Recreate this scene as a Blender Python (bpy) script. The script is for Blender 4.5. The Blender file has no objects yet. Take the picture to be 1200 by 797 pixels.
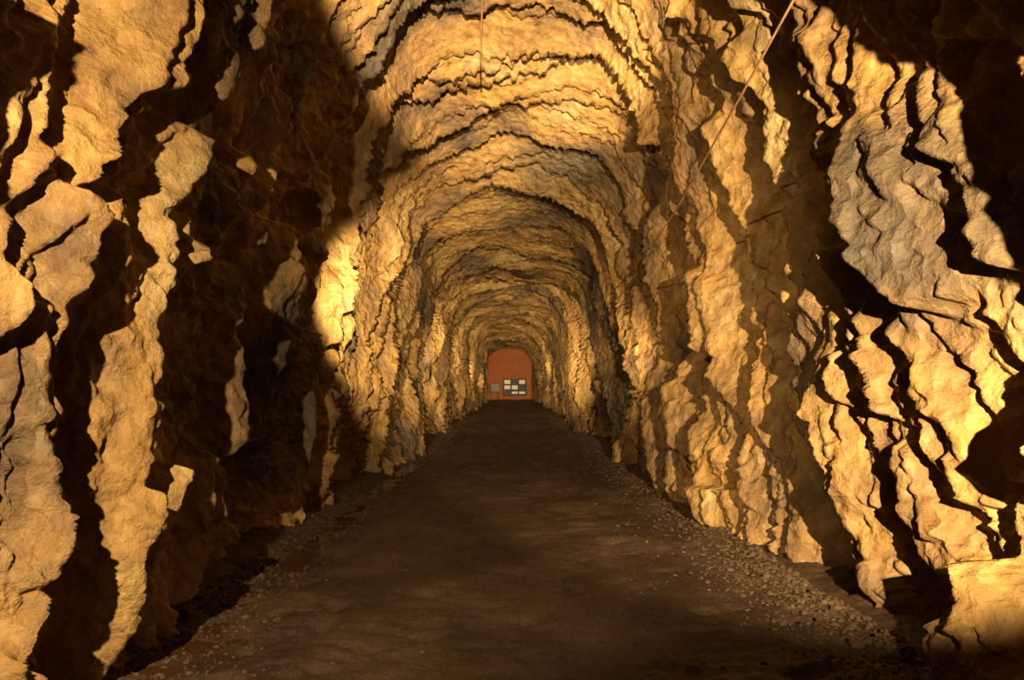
import bpy, math, numpy as np
from mathutils import Vector
rng=np.random.RandomState(7)
sc=bpy.context.scene
try:
    sc.view_settings.view_transform='Standard'
except Exception: pass

# ---------------- numpy noise ----------------
_perm=rng.permutation(256).astype(np.int32); PERM=np.concatenate([_perm,_perm,_perm])
_g=rng.normal(size=(256,3)); _g/=np.linalg.norm(_g,axis=1)[:,None]; G=_g.astype(np.float32)
def perlin(x,y,z):
    x=np.asarray(x,np.float32);y=np.asarray(y,np.float32)+0*x;z=np.asarray(z,np.float32)+0*x
    xi=np.floor(x);yi=np.floor(y);zi=np.floor(z)
    xf=x-xi;yf=y-yi;zf=z-zi
    xi=xi.astype(np.int32)&255;yi=yi.astype(np.int32)&255;zi=zi.astype(np.int32)&255
    u=xf*xf*xf*(xf*(xf*6-15)+10);v=yf*yf*yf*(yf*(yf*6-15)+10);w=zf*zf*zf*(zf*(zf*6-15)+10)
    def gr(dx,dy,dz):
        h=PERM[PERM[PERM[(xi+dx)&255]+((yi+dy)&255)]+((zi+dz)&255)]
        g=G[h]
        return g[...,0]*(xf-dx)+g[...,1]*(yf-dy)+g[...,2]*(zf-dz)
    a=gr(0,0,0);a=a+u*(gr(1,0,0)-a)
    b=gr(0,1,0);b=b+u*(gr(1,1,0)-b)
    a=a+v*(b-a)
    c=gr(0,0,1);c=c+u*(gr(1,0,1)-c)
    d=gr(0,1,1);d=d+u*(gr(1,1,1)-d)
    c=c+v*(d-c)
    return (a+w*(c-a))*1.5
R1=rng.rand(256,8).astype(np.float32)
def facet(x,y,z,slope=1.0):
    """nearest-cell faceted height: random offset + random plane per cell"""
    xi=np.floor(x).astype(np.int32);yi=np.floor(y).astype(np.int32);zi=np.floor(z).astype(np.int32)
    best=np.full(x.shape,1e9,np.float32);out=np.zeros(x.shape,np.float32)
    for dx in(-1,0,1):
        for dy in(-1,0,1):
            for dz in(-1,0,1):
                cx=xi+dx;cy=yi+dy;cz=zi+dz
                h=PERM[PERM[PERM[cx&255]+(cy&255)]+(cz&255)]
                r=R1[h]
                ex=x-(cx+.15+.7*r[...,0]);ey=y-(cy+.15+.7*r[...,1]);ez=z-(cz+.15+.7*r[...,2])
                d=ex*ex+ey*ey+ez*ez
                val=(r[...,3]-.5)+slope*((r[...,4]-.5)*ex+(r[...,5]-.25)*ey+(r[...,6]-.5)*ez)
                m=d<best
                best=np.where(m,d,best);out=np.where(m,val,out)
    return out
def bed(s,x,z,L,seed,lat=2.5,tilt=.7):
    u=s/L+seed
    u=u+0.45*perlin(u*0.43,np.float32(seed)+.5,np.float32(3.3))*2
    c=np.floor(u);f=u-c
    r=perlin(x/(L*lat)+c*7.31,z/(L*lat)+c*3.17,np.float32(seed*1.7)+c*.613)
    return r*1.1+tilt*(f-.5)
def blur(D,n,ax):
    for _ in range(n):
        P=np.pad(D,[(1,1) if a==ax else (0,0) for a in (0,1)],'edge')
        D=.25*np.take(P,range(0,D.shape[ax]),ax)+.5*D+.25*np.take(P,range(2,D.shape[ax]+2),ax)
    return D
def sstep(a,b,x):
    t=np.clip((x-a)/(b-a),0,1);return t*t*(3-2*t)

def mesh_from(name,V,F,mat,smooth=True):
    me=bpy.data.meshes.new(name)
    V=np.ascontiguousarray(V,np.float32);F=np.ascontiguousarray(F,np.int32)
    me.vertices.add(len(V));me.vertices.foreach_set('co',V.ravel())
    k=F.shape[1]
    me.loops.add(F.size);me.loops.foreach_set('vertex_index',F.ravel())
    me.polygons.add(len(F))
    me.polygons.foreach_set('loop_start',np.arange(0,F.size,k,dtype=np.int32))
    me.polygons.foreach_set('loop_total',np.full(len(F),k,np.int32))
    me.polygons.foreach_set('use_smooth',np.full(len(F),smooth,bool))
    me.update(calc_edges=True);me.validate()
    ob=bpy.data.objects.new(name,me);sc.collection.objects.link(ob)
    if mat: me.materials.append(mat)
    return ob
def grid_faces(nr,nc):
    i=np.arange(nr-1)[:,None]*nc+np.arange(nc-1)[None,:]
    return np.stack([i,i+1,i+nc+1,i+nc],-1).reshape(-1,4)

# ---------------- materials ----------------
def new_mat(name):
    m=bpy.data.materials.new(name);m.use_nodes=True
    nt=m.node_tree;b=nt.nodes['Principled BSDF'];return m,nt,b
def N(nt,t,**k):
    n=nt.nodes.new(t)
    for a,v in k.items():
        if a in n.inputs: n.inputs[a].default_value=v
        else: setattr(n,a,v)
    return n
def ramp(nt,fac,stops):
    r=nt.nodes.new('ShaderNodeValToRGB')
    el=r.color_ramp.elements
    el[0].position,el[0].color=stops[0][0],(*stops[0][1],1)
    el[1].position,el[1].color=stops[-1][0],(*stops[-1][1],1)
    for p,c in stops[1:-1]:
        e=el.new(p);e.color=(*c,1)
    nt.links.new(fac,r.inputs[0]);return r.outputs[0]
def mix(nt,fac,a,b,mode='MIX'):
    m=nt.nodes.new('ShaderNodeMix');m.data_type='RGBA';m.blend_type=mode
    for sock,v in((m.inputs[0],fac),(m.inputs[6],a),(m.inputs[7],b)):
        if hasattr(v,'links'): nt.links.new(v,sock)
        elif isinstance(v,(int,float)): sock.default_value=v
        else: sock.default_value=(*v,1)
    return m.outputs[2]

def rock_mat():
    m,nt,b=new_mat('schist_rock')
    tc=N(nt,'ShaderNodeTexCoord')
    mp=N(nt,'ShaderNodeMapping');mp.inputs['Rotation'].default_value=(math.radians(-20),0,0)
    mp.inputs['Scale'].default_value=(.7,1.4,.7)
    nt.links.new(tc.outputs['Object'],mp.inputs[0])
    n1=N(nt,'ShaderNodeTexNoise',Scale=.6,Detail=6,Roughness=.6)
    nt.links.new(mp.outputs[0],n1.inputs['Vector'])
    c1=ramp(nt,n1.outputs[0],[(.34,(.10,.072,.05)),(.43,(.27,.165,.075)),(.54,(.47,.28,.09)),(.68,(.60,.44,.22))])
    n2=N(nt,'ShaderNodeTexNoise',Scale=5,Detail=7,Roughness=.7)
    nt.links.new(mp.outputs[0],n2.inputs['Vector'])
    c2=ramp(nt,n2.outputs[0],[(.36,(.38,.30,.25)),(.58,(1,1,1))])
    c=mix(nt,.7,c1,c2,'MULTIPLY')
    # dark graphitic rock: patches, plus a belt, part stained rock, part dim zone put into colour
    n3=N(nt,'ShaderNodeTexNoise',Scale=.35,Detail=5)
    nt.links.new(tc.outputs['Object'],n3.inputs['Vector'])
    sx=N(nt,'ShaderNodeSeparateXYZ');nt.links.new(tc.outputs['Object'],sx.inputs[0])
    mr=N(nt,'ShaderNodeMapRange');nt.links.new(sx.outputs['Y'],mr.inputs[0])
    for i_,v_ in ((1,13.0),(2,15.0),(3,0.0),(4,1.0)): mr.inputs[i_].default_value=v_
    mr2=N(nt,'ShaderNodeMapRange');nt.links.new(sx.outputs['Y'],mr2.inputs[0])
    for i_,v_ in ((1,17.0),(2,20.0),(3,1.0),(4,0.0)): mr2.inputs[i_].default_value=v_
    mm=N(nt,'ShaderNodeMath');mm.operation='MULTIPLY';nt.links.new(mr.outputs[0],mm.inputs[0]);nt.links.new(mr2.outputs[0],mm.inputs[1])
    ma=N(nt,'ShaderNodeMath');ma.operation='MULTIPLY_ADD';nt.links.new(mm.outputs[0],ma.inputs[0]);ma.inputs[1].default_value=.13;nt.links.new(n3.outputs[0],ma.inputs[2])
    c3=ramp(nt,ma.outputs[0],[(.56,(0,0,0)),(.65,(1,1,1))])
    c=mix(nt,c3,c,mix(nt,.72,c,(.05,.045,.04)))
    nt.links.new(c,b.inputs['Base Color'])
    b.inputs['Roughness'].default_value=.5
    nb=N(nt,'ShaderNodeTexNoise',Scale=9,Detail=9,Roughness=.62)
    nt.links.new(tc.outputs['Object'],nb.inputs['Vector'])
    wv=nt.nodes.new('ShaderNodeVectorMath');wv.operation='MULTIPLY_ADD'
    nt.links.new(nb.outputs['Color'],wv.inputs[0]);wv.inputs[1].default_value=(.12,.12,.12);nt.links.new(mp.outputs[0],wv.inputs[2])
    vo=N(nt,'ShaderNodeTexVoronoi',Scale=9);nt.links.new(wv.outputs[0],vo.inputs['Vector'])
    ad=nt.nodes.new('ShaderNodeMath');ad.operation='MULTIPLY_ADD';nt.links.new(vo.outputs['Distance'],ad.inputs[0]);ad.inputs[1].default_value=.6;nt.links.new(nb.outputs[0],ad.inputs[2])
    bp=N(nt,'ShaderNodeBump',Strength=1.0,Distance=.06)
    nt.links.new(ad.outputs[0],bp.inputs['Height'])
    nt.links.new(bp.outputs[0],b.inputs['Normal'])
    return m
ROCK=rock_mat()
def ground_mat():
    m,nt,b=new_mat('packed_dirt_gravel')
    tc=N(nt,'ShaderNodeTexCoord')
    n1=N(nt,'ShaderNodeTexNoise',Scale=1.3,Detail=8,Roughness=.6);nt.links.new(tc.outputs['Object'],n1.inputs['Vector'])
    c1=ramp(nt,n1.outputs[0],[(.38,(.040,.020,.011)),(.62,(.10,.052,.026))])
    n2=N(nt,'ShaderNodeTexVoronoi',Scale=45);nt.links.new(tc.outputs['Object'],n2.inputs['Vector'])
    c2=ramp(nt,n2.outputs['Distance'],[(.1,(1.0,1.0,1.0)),(.7,(.5,.5,.5))])
    nt.links.new(mix(nt,.8,c1,c2,'MULTIPLY'),b.inputs['Base Color'])
    rr=ramp(nt,n1.outputs[0],[(.4,(.42,.42,.42)),(.6,(.7,.7,.7))]);nt.links.new(rr,b.inputs['Roughness'])
    nb=N(nt,'ShaderNodeTexNoise',Scale=30,Detail=8,Roughness=.7);nt.links.new(tc.outputs['Object'],nb.inputs['Vector'])
    bp=N(nt,'ShaderNodeBump',Strength=.9,Distance=.025)
    nt.links.new(nb.outputs[0],bp.inputs['Height']);nt.links.new(bp.outputs[0],b.inputs['Normal'])
    return m
def plain(name,col,rough=.7,metal=0,scale=8,var=.5):
    m,nt,b=new_mat(name)
    tc=N(nt,'ShaderNodeTexCoord')
    n1=N(nt,'ShaderNodeTexNoise',Scale=scale,Detail=6);nt.links.new(tc.outputs['Object'],n1.inputs['Vector'])
    c=ramp(nt,n1.outputs[0],[(.3,tuple(v*(1-var) for v in col)),(.7,col)])
    nt.links.new(c,b.inputs['Base Color']);b.inputs['Roughness'].default_value=rough;b.inputs['Metallic'].default_value=metal
    return m
# ---------------- tunnel shell ----------------
H=5.1;HW=2.38;YEND=71.0
def profile(nc):
    zs=2.5
    pts=[(-HW-.05,-.35)]
    for z in np.linspace(-.3,zs,60): pts.append((-HW,z))
    for a in np.linspace(0,math.pi,241)[1:-1]:
        ca,sa=math.cos(a),math.sin(a);e=2/2.8
        pts.append((-HW*math.copysign(abs(ca)**e,ca),zs+(H-zs)*abs(sa)**e))
    for z in np.linspace(zs,-.3,60): pts.append((HW,z))
    pts.append((HW+.05,-.35))
    p=np.array(pts);d=np.r_[0,np.cumsum(np.hypot(*np.diff(p,axis=0).T))]
    t=np.linspace(0,d[-1],nc)
    X=np.interp(t,d,p[:,0]);Z=np.interp(t,d,p[:,1])
    tx=np.gradient(X);tz=np.gradient(Z)
    k=np.ones(51)/51
    nx=np.convolve(np.pad(tz,25,'edge'),k,'valid');nz=np.convolve(np.pad(-tx,25,'edge'),k,'valid')
    l=np.hypot(nx,nz);return X,Z,nx/l,nz/l,t/d[-1]
NC=1180
X,Z,NX,NZ,T=profile(NC)
ys=[-6.0]
while ys[-1]<YEND:
    y=ys[-1]
    ys.append(y+(.05 if y<1.5 else max(.007,.0026*y)))
Y=np.array(ys);NR=len(Y);print('rows',NR,'verts',NR*NC)
x=np.broadcast_to(X.astype(np.float32),(NR,NC));z0=np.broadcast_to(Z.astype(np.float32),(NR,NC));y=np.broadcast_to(Y.astype(np.float32)[:,None],(NR,NC))
right=(x>0).astype(np.float32)
# roof is higher and a little narrower near the camera
k=1-sstep(6,15,y)
z=z0+2.7*k*np.clip(z0-1.0,0,9)/(H-1.0)
x=x*(1-.16*k*sstep(1.8,4.6,z0))
ceilw=sstep(3.6,4.7,z0)
wallw=1-ceilw
far=sstep(6,11,y);vfar=sstep(13,24,y)
s=y-.36*np.minimum(z,3.6)+.5*perlin(x*.3,y*.35,z*.3)+.15*perlin(x*1.0+9,y*1.0,z*1.0)+.04*perlin(x*3,y*3+5,z*3)+.012*perlin(x*11,y*11,z*11)
D=(.42-.20*far-.10*right*wallw)*perlin(x*.42+3,s*.45,z*.30+8)
D+=(.24+.20*far)*bed(s,x,z,1.5,11.3,2.4,1.1)
D+=.34*vfar*bed(s,x,z,3.1,4.4,2.2,1.2)
D+=(.12+.24*far)*bed(s,x,z,.70,5.7,3.0,1.1)
D+=(.05+.07*np.maximum(ceilw,far))*bed(s,x,z,.27,2.1,3.6,1.1)
D+=.03*ceilw*bed(s,x,z,.11,9.1,4,1.1)
fc=(1-.8*ceilw)*(1-.45*far)
D+=(.36-.08*right)*facet(x/1.1,s/.6,z/2.4,1.4)*fc
D+=.19*facet(x/.42+4,s/.25,z/1.05+2,1.5)*fc
D+=.16*wallw*(1-2*np.abs(perlin(x*.6,s*1.5+7,z*.40))-.5)
D+=.12*wallw*(1-2*np.abs(perlin(x*1.2,s*3.6+2,z*.8))-.5)
D+=.06*perlin(x*2.3,s*3.2,z*1.5)
D=blur(D,1,1)
D+=.07*facet(x/.17+4,s/.10,z/.34+2,1.6)*(1-.4*ceilw)
D+=.024*facet(x/.07+4,s/.05,z/.10+2,1.6)*(y<14)
# hand placed bulges; nearest right one is unseen, added to shade the wall (side, y, z, ry, rz, amp)
for sd,by,bz,ry,rz,am in [(-1,5.1,4.6,.7,2.6,.28),(-1,4.4,.5,.5,.7,.1),(-1,7.7,2.5,1,4,-.15),(1,2.2,2.0,.6,3,.15),(1,9,2,1.5,4,.08),(1,3.3,.8,.5,1.2,-.2),(1,5.2,2.5,.6,3,-.1)]:
    D+=am*np.exp(-((y-by)/ry)**2-((z-bz)/rz)**2)*(np.sign(x)==sd)
D=D*(1-.05*ceilw)-.10
D=np.where(D>.42,.42+(D-.42)*.4,D)
D=blur(blur(D,1,0),1,1)
D+=.024*perlin(x*9,s*12,z*8)+.013*perlin(x*19,s*24,z*18)+.007*perlin(x*40,s*44,z*37)
PX=x+NX[None]*D;PZ=z+NZ[None]*D;PY=y+(.25+.2*far)*D
V=np.stack([PX,PY,PZ],-1)
i1=int(np.searchsorted(T,.33));i2=int(np.searchsorted(T,.67))
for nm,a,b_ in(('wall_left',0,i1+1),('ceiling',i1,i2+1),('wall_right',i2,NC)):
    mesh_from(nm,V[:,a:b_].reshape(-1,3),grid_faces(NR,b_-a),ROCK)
cl=np.argmin(np.abs(Z[:NC//2]-.05));cr=NC//2+np.argmin(np.abs(Z[NC//2:]-.05))
def clear_x(side,y0,y1,zlo,zhi,gap):
    m=(PY>y0)&(PY<y1)&(PZ>zlo)&(PZ<zhi)&(np.sign(x)==side)
    return side*(np.abs(PX[m]).min()-gap)
XL=max(-2.0,clear_x(-1,.2,1.6,2.2,3.2,.10));XR=min(1.6,clear_x(1,-.8,1.5,1.5,2.3,.15));print('lamp x',XL,XR)

# ---------------- floor ----------------
fx=np.linspace(-2.9,2.9,420);fy=[-6.]
while fy[-1]<YEND+.5: fy.append(fy[-1]+(.05 if fy[-1]<1.5 else max(.012,.005*fy[-1])))
fy=np.array(fy)
gx,gy=[a.astype(np.float32) for a in np.meshgrid(fx,fy)]
def floor_h(gx,gy):
    h=.05*perlin(gx*.6,gy*.5,np.float32(1))+.030*perlin(gx*1.6,gy*3.5,np.float32(4))+.026*perlin(gx*4,gy*9,np.float32(2))+.011*perlin(gx*20,gy*24,np.float32(7))
    h=h-.13*np.clip(perlin(gx*3+5,gy*5,np.float32(12))-.25,0,1)
    h=h+.10*np.clip((np.abs(gx)-1.5)/.9,0,1)**1.5
    h=h-.09*np.exp(-((gx+1.95)/.3)**2)
    return h
fz=floor_h(gx,gy)
GM=ground_mat()
mesh_from('floor',np.stack([gx,gy,fz],-1).reshape(-1,3),grid_faces(len(fy),len(fx)),GM)

# puddles: water only where the ground dips below water level
wm,nt,b=new_mat('muddy_water')
b.inputs['Base Color'].default_value=(.06,.028,.011,1);b.inputs['Roughness'].default_value=.1
tc=N(nt,'ShaderNodeTexCoord');nn=N(nt,'ShaderNodeTexNoise',Scale=3,Detail=2);nt.links.new(tc.outputs['Object'],nn.inputs['Vector'])
bp=N(nt,'ShaderNodeBump',Strength=.15,Distance=.02);nt.links.new(nn.outputs[0],bp.inputs['Height']);nt.links.new(bp.outputs[0],b.inputs['Normal'])
px_=np.linspace(-2.15,-1.6,30);py_=np.linspace(2,16,400)
qx,qy=np.meshgrid(px_,py_)
WL=-.055
F=grid_faces(400,30);low=(floor_h(qx.astype(np.float32),qy.astype(np.float32)).ravel()<WL+.012)
wlq=np.interp(qy.ravel(),PY[:,cl],PX[:,cl])
F=F[low[F].any(1)&(qx.ravel()[F]>wlq[F]-.05).all(1)]
u,inv=np.unique(F,return_inverse=True)
mesh_from('puddle',np.stack([qx,qy,np.full_like(qx,WL)],-1).reshape(-1,3)[u],inv.reshape(-1,4),wm)

# ---------------- gravel (one mesh of stones) ----------------
import bmesh
bm=bmesh.new();bmesh.ops.create_icosphere(bm,subdivisions=1,radius=1)
bv=np.array([v.co[:] for v in bm.verts]);bf=np.array([[v.index for v in f.verts] for f in bm.faces]);bm.free()
n=30000
yy=1.8+ (rng.rand(n)**1.7)*32
side=np.where(rng.rand(n)<.66,1,-1)
ax=np.where(rng.rand(n)<.9,2.2-np.abs(rng.normal(size=n))*.30,rng.rand(n)*2.1)
xx=side*ax
wl=np.interp(yy,PY[:,cl],PX[:,cl])+.02;wr=np.interp(yy,PY[:,cr],PX[:,cr])-.02
keep=(xx>wl)&(xx<wr);xx=xx[keep];yy=yy[keep];n=len(xx)
size=.005+.010*rng.rand(n)**3+.014*(rng.rand(n)<.03)
size*=np.clip(.4+np.abs(xx)/2.2,.4,1.4)
hz=floor_h(xx.astype(np.float32),yy.astype(np.float32))
sv=np.empty((n,len(bv),3),np.float32)
for i in range(n):
    a=rng.rand()*6.28;c_,s_=math.cos(a),math.sin(a)
    q=bv*(rng.rand(3)*.7+.65)*(1+.25*(rng.rand(len(bv),1)-.5))*size[i]
    q[:,2]*=.7
    sv[i,:,0]=q[:,0]*c_-q[:,1]*s_+xx[i];sv[i,:,1]=q[:,0]*s_+q[:,1]*c_+yy[i];sv[i,:,2]=q[:,2]+hz[i]+size[i]*.15
fF=(bf[None]+(np.arange(n)*len(bv))[:,None,None]).reshape(-1,3)
mesh_from('gravel',sv.reshape(-1,3),fF,plain('gravel_stone',(.11,.064,.034),.8,0,20,.6),False)

# ---------------- end wall (brick) ----------------
def box(bm,c,d):
    r=bmesh.ops.create_cube(bm,size=1)
    for v in r['verts']: v.co=Vector((v.co.x*d[0]+c[0],v.co.y*d[1]+c[1],v.co.z*d[2]+c[2]))
def boxes(name,lst,mat,parent=None,bev=.0):
    bm=bmesh.new()
    for c,d in lst: box(bm,c,d)
    me=bpy.data.meshes.new(name);bm.to_mesh(me);bm.free();me.materials.append(mat)
    o=bpy.data.objects.new(name,me);sc.collection.objects.link(o)
    if parent:o.parent=parent
    if bev:
        md=o.modifiers.new('b','BEVEL');md.width=bev;md.segments=2
    return o
bmat,nt,b=new_mat('red_brick')
tc=N(nt,'ShaderNodeTexCoord');mp=N(nt,'ShaderNodeMapping');mp.inputs['Rotation'].default_value=(math.radians(90),0,0)
nt.links.new(tc.outputs['Object'],mp.inputs[0])
br=N(nt,'ShaderNodeTexBrick',Scale=2.6);br.inputs['Color1'].default_value=(.44,.14,.045,1);br.inputs['Color2'].default_value=(.30,.08,.03,1);br.inputs['Mortar'].default_value=(.30,.15,.08,1)
nt.links.new(mp.outputs[0],br.inputs['Vector']);nt.links.new(br.outputs['Color'],b.inputs['Base Color']);b.inputs['Roughness'].default_value=.9
YW=YEND-.6
boxes('wall_back',[((0,YW+.15,2.7),(6.4,.3,6.2))],bmat)
dark=plain('dark_iron',(.03,.028,.025),.5,.6);pale=plain('white_paint',(.8,.8,.76),.5,0,3,.12)
win=bpy.data.objects.new('window_1',None);sc.collection.objects.link(win)
fr=[];W0,W1,Z0,Z1=-.65,1.5,.4,1.95;yf=YW-.06
for xx_ in np.linspace(W0,W1,4): fr.append(((xx_,yf,(Z0+Z1)/2),(.10,.12,Z1-Z0+.1)))
for zz_ in np.linspace(Z0,Z1,4): fr.append((((W0+W1)/2,yf,zz_),(W1-W0+.1,.12,.10)))
boxes('frame',fr,dark,win,.01)
pn=[]
cw=(W1-W0)/3;ch=(Z1-Z0)/3
for i in range(3):
    for j in range(3):
        if (i,j) in((1,2),(2,1),(0,0)):continue
        pn.append(((W0+cw*(i+.5),yf+.02,Z0+ch*(j+.5)),(cw-.14,.04,ch-(.14 if j else .3))))
boxes('pane',pn,pale,win)
boxes('backing',[(((W0+W1)/2,yf+.05,(Z0+Z1)/2),(W1-W0,.02,Z1-Z0))],dark,win)
sg=bpy.data.objects.new('notice_board',None);sc.collection.objects.link(sg)
boxes('panel',[((-1.45,YW-1.0,1.15),(.8,.05,.7))],plain('blue_grey_paint',(.16,.20,.23),.5),sg,.01)
boxes('post',[((-1.75,YW-.96,.6),(.07,.06,1.3)),((-1.15,YW-.96,.6),(.07,.06,1.3))],dark,sg)

# ---------------- cable + bolt ----------------
def curve(name,pts,r,mat):
    cu=bpy.data.curves.new(name,'CURVE');cu.dimensions='3D';cu.bevel_depth=r;cu.bevel_resolution=3
    sp=cu.splines.new('NURBS');sp.points.add(len(pts)-1)
    for p,q in zip(sp.points,pts): p.co=(*q,1)
    sp.use_endpoint_u=True;sp.order_u=3
    o=bpy.data.objects.new(name,cu);sc.collection.objects.link(o);cu.materials.append(mat);return o
cm=plain('rusty_wire',(.42,.22,.10),.6,.2)
curve('hanging_cable',[(1.45,3.2,3.53),(1.37,3.5,3.34),(1.36,4.1,3.21),(1.39,5.0,3.12),(1.45,6.6,2.96),(1.53,9.5,2.90),(1.60,11,2.95)],.007,cm)
curve('rock_bolt',[(-.36,9.6,7.0),(-.42,9.5,6.0),(-.38,9.4,5.7)],.012,cm)

# ---------------- lights ----------------
def spot(name,loc,tgt,power,ang,blend=.4,rad=.05,col=(1,.73,.37)):
    l=bpy.data.lights.new(name,'SPOT');l.energy=power;l.spot_size=math.radians(ang);l.spot_blend=blend;l.shadow_soft_size=rad;l.color=col
    o=bpy.data.objects.new(name,l);sc.collection.objects.link(o);o.location=loc
    o.rotation_euler=(Vector(tgt)-Vector(loc)).to_track_quat('-Z','Y').to_euler();return o
spot('flood_lamp',(max(XL,-1.65),.5,2.9),(-2.0,6,1.9),1400,90,.5,.03)          # rakes left wall
spot('flood_lamp.001',(min(XR,1.35),-.8,2.1),(2.6,9,2.3),6200,49,.4,.03)          # rakes right wall
spot('flood_lamp.002',(.1,-2,3.3),(.0,9,7.0),19000,26,.3,.03)          # roof
spot('flood_lamp.003',(-1.5,7.3,2.4),(-1.9,17,3.2),3400,54,1,.03)  # added bare spot, no fixture: rakes left wall ribs past the dark stretch
spot('flood_lamp.004',(1.6,9.5,1.8),(2.0,20,2.4),900,46,1,.03)  # matching spot added on the right side, no fixture
for i,(yy0,pw) in enumerate([(16,3600),(25,2600),(35,2600),(46,2400)]):
    for j,sd in enumerate((-1,1)):
        spot('flood_lamp.%03d'%(5+i*2+j),(sd*1.2,yy0+sd,1.9),(sd*1.0,yy0+16,3.0),pw,46,1,.03)
spot('flood_lamp.013',(0,62,1.2),(0,71,2.5),400,90,.8,.06,(1,.55,.28))
w=bpy.data.worlds.new('World');sc.world=w;w.use_nodes=True
w.node_tree.nodes['Background'].inputs[0].default_value=(.02,.015,.01,1);w.node_tree.nodes['Background'].inputs[1].default_value=.2

# ---------------- camera ----------------
cd=bpy.data.cameras.new('camera');cd.lens=25.5;cd.sensor_width=36;cd.clip_start=.05;cd.clip_end=300
co=bpy.data.objects.new('camera',cd);sc.collection.objects.link(co);co.location=(0,0,1.5)
co.rotation_euler=(math.radians(90+3.47),0,math.radians(-.13));sc.camera=co
